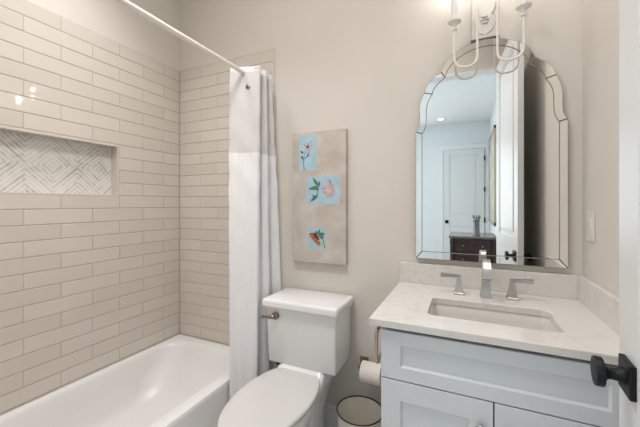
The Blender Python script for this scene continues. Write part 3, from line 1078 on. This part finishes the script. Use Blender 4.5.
# second: salmon chrysanthemum with green leaves
x0, x1, z0, z1 = -0.870, -0.657, 1.300, 1.462
s2 = square(x0, x1, z0, z1)
s2['label'] = 'middle blue square with a salmon flower and green leaves'
flat('foliage', [petal(*F(.36, .34), 125, 0.060, 0.010), petal(*F(.36, .36), 195, 0.066, 0.009), petal(*F(.36, .40), 75, 0.040, 0.009), petal(*F(.36, .40), 250, 0.022, 0.008), petal(*F(.34, .38), 215, 0.035, 0.008),
              petal(*F(.32, .72), 215, 0.050, 0.010), petal(*F(.34, .66), 240, 0.030, 0.008), petal(*F(.30, .75), 160, 0.030, 0.007)], LEAFG, s2)
flat('stem', [stroke([F(.36, .36), F(.34, .55), F(.34, .70)], 0.002), stroke([F(.36, .34), F(.22, .18)], 0.0012), stroke([F(.36, .36), F(.10, .46)], 0.0012), stroke([F(.31, .73), F(.16, .90)], 0.0012)], LEAFD, s2)
c = F(.68, .50)
flat('petals', [petal(c[0], c[1] - 0.002, a, 0.044 + 0.008 * math.sin(a), 0.0042) for a in range(-170, 190, 24)], PETALP, s2)
flat('pale_petals', [petal(c[0], c[1], a, 0.046, 0.0022) for a in range(-160, 200, 24)] + [petal(*F(.60, .28), 100, .022, .006), petal(*F(.52, .22), 20, .025, .005)], PETALW, s2)
flat('petal_lines', [stroke([c, (c[0] + 0.036 * math.cos(math.radians(a)), c[1] + 0.036 * math.sin(math.radians(a)))], 0.0012) for a in (-150, -100, -60, -20, 20, 60, 160)] + [petal(c[0] - 0.008, c[1] - 0.008, 52, 0.03, 0.0045), stroke([F(.70, .12), F(.74, .26)], 0.0022)], DARKP, s2)
# third: orange sunflower seen from the side
x0, x1, z0, z1 = -0.864, -0.740, 1.030, 1.157
s3 = square(x0, x1, z0, z1)
s3['label'] = 'lower blue square with an orange sunflower'
c = F(.46, .40)
flat('yellow_petals', [petal(*F(.34 + .30 * t, .32 + .30 * t), a, 0.033, 0.008) for t, a in ((0, 190), (.2, 205), (.4, 220), (.6, 238), (.8, 255), (1, 272), (1.1, 300), (0, 160))], PETALY, s3)
flat('orange_petals', [petal(*F(.34 + .30 * t, .30 + .30 * t), a, 0.034, 0.0085) for t, a in ((0, 180), (.15, 200), (.35, 215), (.55, 232), (.75, 245), (.95, 262))], PETALO, s3)
flat('flower_head', [petal(*F(.30, .24), -44, 0.060, 0.012)], PETALR, s3)
flat('flower_core', [petal(*F(.32, .22), -45, 0.058, 0.0085)], DARKP, s3)
flat('foliage', [petal(*F(.58, .36), 20, 0.045, 0.014), petal(*F(.58, .30), 75, 0.034, 0.008), petal(*F(.54, .32), 120, 0.030, 0.007), petal(*F(.66, .42), 0, 0.028, 0.010)], LEAFG, s3)
flat('stem', [stroke([F(.66, .40), F(.84, .55), F(.88, .75), F(.94, .92)], 0.002)], LEAFD, s3)

# ------------------------------------------------------------------ waste bin
bx_, by_ = -0.482, 1.522
wb = thing('waste_bin', 'round cream enamel waste bin with dark rim beside the vanity', 'waste bin', (bx_, by_, 0))
obj('bin_body', lathe(B(), [(0.092, 0.0), (0.094, 0.004), (0.1150, 0.268), (0.1130, 0.268), (0.092, 0.008), (0.03, 0.006)], (bx_, by_, 0), 'Z', 48), BINM, wb, smooth=True)
bm = B()
ringp = []
for k in range(9):
    a = 2 * PI * k / 8
    ringp.append((0.1142 + 0.0036 * math.cos(a), 0.2685 + 0.0036 * math.sin(a)))
lathe(bm, ringp, (bx_, by_, 0), 'Z', 56, False, False)
obj('bin_rim', bm, RIMD, wb, smooth=True)

# ------------------------------------------------------------------ toilet paper holder and roll
tph = thing('toilet_paper_holder', 'nickel toilet paper holder with square plate low on the back wall', 'toilet paper holder', (-0.518, YB, 0.416))
obj('mount_plate', box(B(), (-0.542, YB - 0.010, 0.393), (-0.496, YB - 0.0005, 0.440), 0.002), BRONZE, tph)
obj('holder_arm', tube(B(), smooth_path([(-0.522, YB - 0.008, 0.416), (-0.522, 1.665, 0.416), (-0.521, 1.643, 0.416), (-0.510, 1.635, 0.416), (-0.45, 1.635, 0.416), (-0.388, 1.635, 0.416)], 6), 0.0075, 14), BRONZE, tph, smooth=True)
rl = thing('toilet_paper_roll', 'white toilet paper roll hanging on the holder beside the vanity', 'toilet paper', (-0.452, 1.635, 0.405))
bm = B()
rc = (0, 1.635, 0.405)
lathe(bm, [(0.0205, -0.506), (0.050, -0.506), (0.0525, -0.504), (0.0525, -0.400), (0.050, -0.398), (0.0205, -0.398), (0.0205, -0.506)], rc, 'X', 40, False, False)
obj('paper', bm, PAPER, rl, smooth=True)
bm = B()
lathe(bm, [(0.0190, -0.5065), (0.0204, -0.5065), (0.0204, -0.3975), (0.0190, -0.3975), (0.0190, -0.5065)], rc, 'X', 32, False, False)
obj('cardboard_core', bm, CARD, rl, smooth=True)

# ------------------------------------------------------------------ towel ring on the vanity's side
trg = thing('towel_ring', 'rectangular nickel towel ring on the left side of the vanity', 'towel ring', (-0.275, 1.24, 0.82))
bm = B()
box(bm, (-0.287, 1.235, 0.800), (-0.2795, 1.275, 0.840), 0.002)
lathe(bm, [(0.008, -0.285), (0.008, -0.312)], (0, 1.255, 0.823), 'X', 16)
obj('mount_plate', bm, WARMNI, trg)
x_ = -0.305
loop = [(x_, 1.350, 0.823), (x_, 1.20, 0.823), (x_, 1.178, 0.822), (x_, 1.166, 0.810), (x_, 1.165, 0.790), (x_, 1.165, 0.735), (x_, 1.166, 0.715), (x_, 1.178, 0.703), (x_, 1.20, 0.702), (x_, 1.330, 0.702), (x_, 1.352, 0.703), (x_, 1.363, 0.715), (x_, 1.364, 0.74), (x_, 1.364, 0.79), (x_, 1.363, 0.812), (x_, 1.350, 0.823)]
obj('ring_bar', tube(B(), smooth_path(loop, 4), 0.0074, 12), WARMNI, trg, smooth=True)

# ------------------------------------------------------------------ bedroom seen in the mirror
drs = thing('dresser', 'dark carved wooden dresser in the bedroom, seen in the mirror', 'dresser', (0.085, -1.8, 0))
dx0, dx1, dy0, dy1, dh = -0.215, 0.385, -2.15, -1.42, 0.85
bm = B()
box(bm, (dx0 + 0.02, dy0, 0.05), (dx1 - 0.02, dy1 - 0.02, dh - 0.03), 0.003)
for x in (dx0 + 0.012, dx1 - 0.062):
    lathe(bm, [(0.025, 0.0), (0.03, 0.05), (0.024, 0.12), (0.026, dh - 0.14), (0.032, dh - 0.08), (0.026, dh - 0.03)], (x + 0.025, dy1 - 0.025, 0), 'Z', 16)
obj('dresser_body', bm, WOODD, drs)
obj('dresser_top', box(B(), (dx0 - 0.005, dy0, dh - 0.03), (dx1 + 0.005, dy1 + 0.015, dh), 0.006), WOODT, drs)
for k in range(4):
    z1_ = dh - 0.05 - k * 0.185
    bm = B()
    box(bm, (dx0 + 0.07, dy1 - 0.022, z1_ - 0.165), (dx1 - 0.07, dy1 - 0.004, z1_), 0.006)
    box(bm, (dx0 + 0.10, dy1 - 0.006, z1_ - 0.135), (dx1 - 0.10, dy1 + 0.002, z1_ - 0.03), 0.004)
    f_ = obj('drawer', bm, mat('drawer_wood', (0.018, 0.008, 0.006), 0.4, vscale=18, rgb2=(0.05, 0.02, 0.013)), drs)
    for x in (dx0 + 0.18, dx1 - 0.18):
        obj('drawer_knob', lathe(B(), [(0.006, dy1), (0.006, dy1 + 0.012), (0.013, dy1 + 0.018), (0.011, dy1 + 0.026), (0.003, dy1 + 0.028)], (x, 0, z1_ - 0.08), 'Y', 14), PEWTER, f_, smooth=True)
vz = thing('lantern_vase', 'grey pewter tower-shaped vase standing on the dark dresser, seen in the mirror', 'vase', (0.14, -1.66, dh))
bm = B()
lathe(bm, [(0.046, dh), (0.047, dh + 0.012), (0.041, dh + 0.02), (0.039, dh + 0.19), (0.047, dh + 0.205), (0.050, dh + 0.215), (0.044, dh + 0.222), (0.040, dh + 0.25), (0.034, dh + 0.25), (0.033, dh + 0.05)], (0.14, -1.66, 0), 'Z', 20)
obj('vase_body', bm, PEWTER, vz, smooth=True)
bm = B()
for k in range(8):
    a = 2 * PI * k / 8
    c = Vector((0.14 + 0.043 * math.cos(a), -1.66 + 0.043 * math.sin(a), 0))
    box(bm, (c.x - 0.008, c.y - 0.008, dh + 0.24), (c.x + 0.008, c.y + 0.008, dh + 0.285), 0.002)
obj('vase_crown', bm, PEWTER, vz)
pic = thing('framed_picture', 'large gilt-framed picture on the bedroom wall, seen edge-on in the mirror', 'picture', (XR, -3.25, 0.92))
bm = B()
py0, py1, pz0, pz1 = -3.95, -2.60, 0.93, 2.62
for lo, hi in (((XR - 0.035, py0, pz0), (XR - 0.001, py0 + 0.06, pz1)), ((XR - 0.035, py1 - 0.06, pz0), (XR - 0.001, py1, pz1)), ((XR - 0.035, py0, pz0), (XR - 0.001, py1, pz0 + 0.06)), ((XR - 0.035, py0, pz1 - 0.06), (XR - 0.001, py1, pz1))):
    box(bm, lo, hi, 0.006)
obj('picture_frame', bm, GOLD, pic)
obj('picture_print', box(B(), (XR - 0.018, py0 + 0.05, pz0 + 0.05), (XR - 0.002, py1 - 0.05, pz1 - 0.05)), ARTP, pic)


def downlight(name, x, y, label):
    t = thing(name, label, 'ceiling light', (x, y, CZ))
    obj('trim_ring', lathe(B(), [(0.075, CZ - 0.0005), (0.075, CZ - 0.006), (0.058, CZ - 0.008), (0.056, CZ - 0.001)], (x, y, 0), 'Z', 32, False, False), TRIMP, t, smooth=True)
    obj('light_lens', lathe(B(), [(0.0565, CZ - 0.001), (0.0565, CZ - 0.004), (0.03, CZ - 0.0045)], (x, y, 0), 'Z', 32), LENSM, t, smooth=True)


downlight('recessed_light', -0.47, -3.55, 'round recessed ceiling light in the bedroom, seen in the mirror')
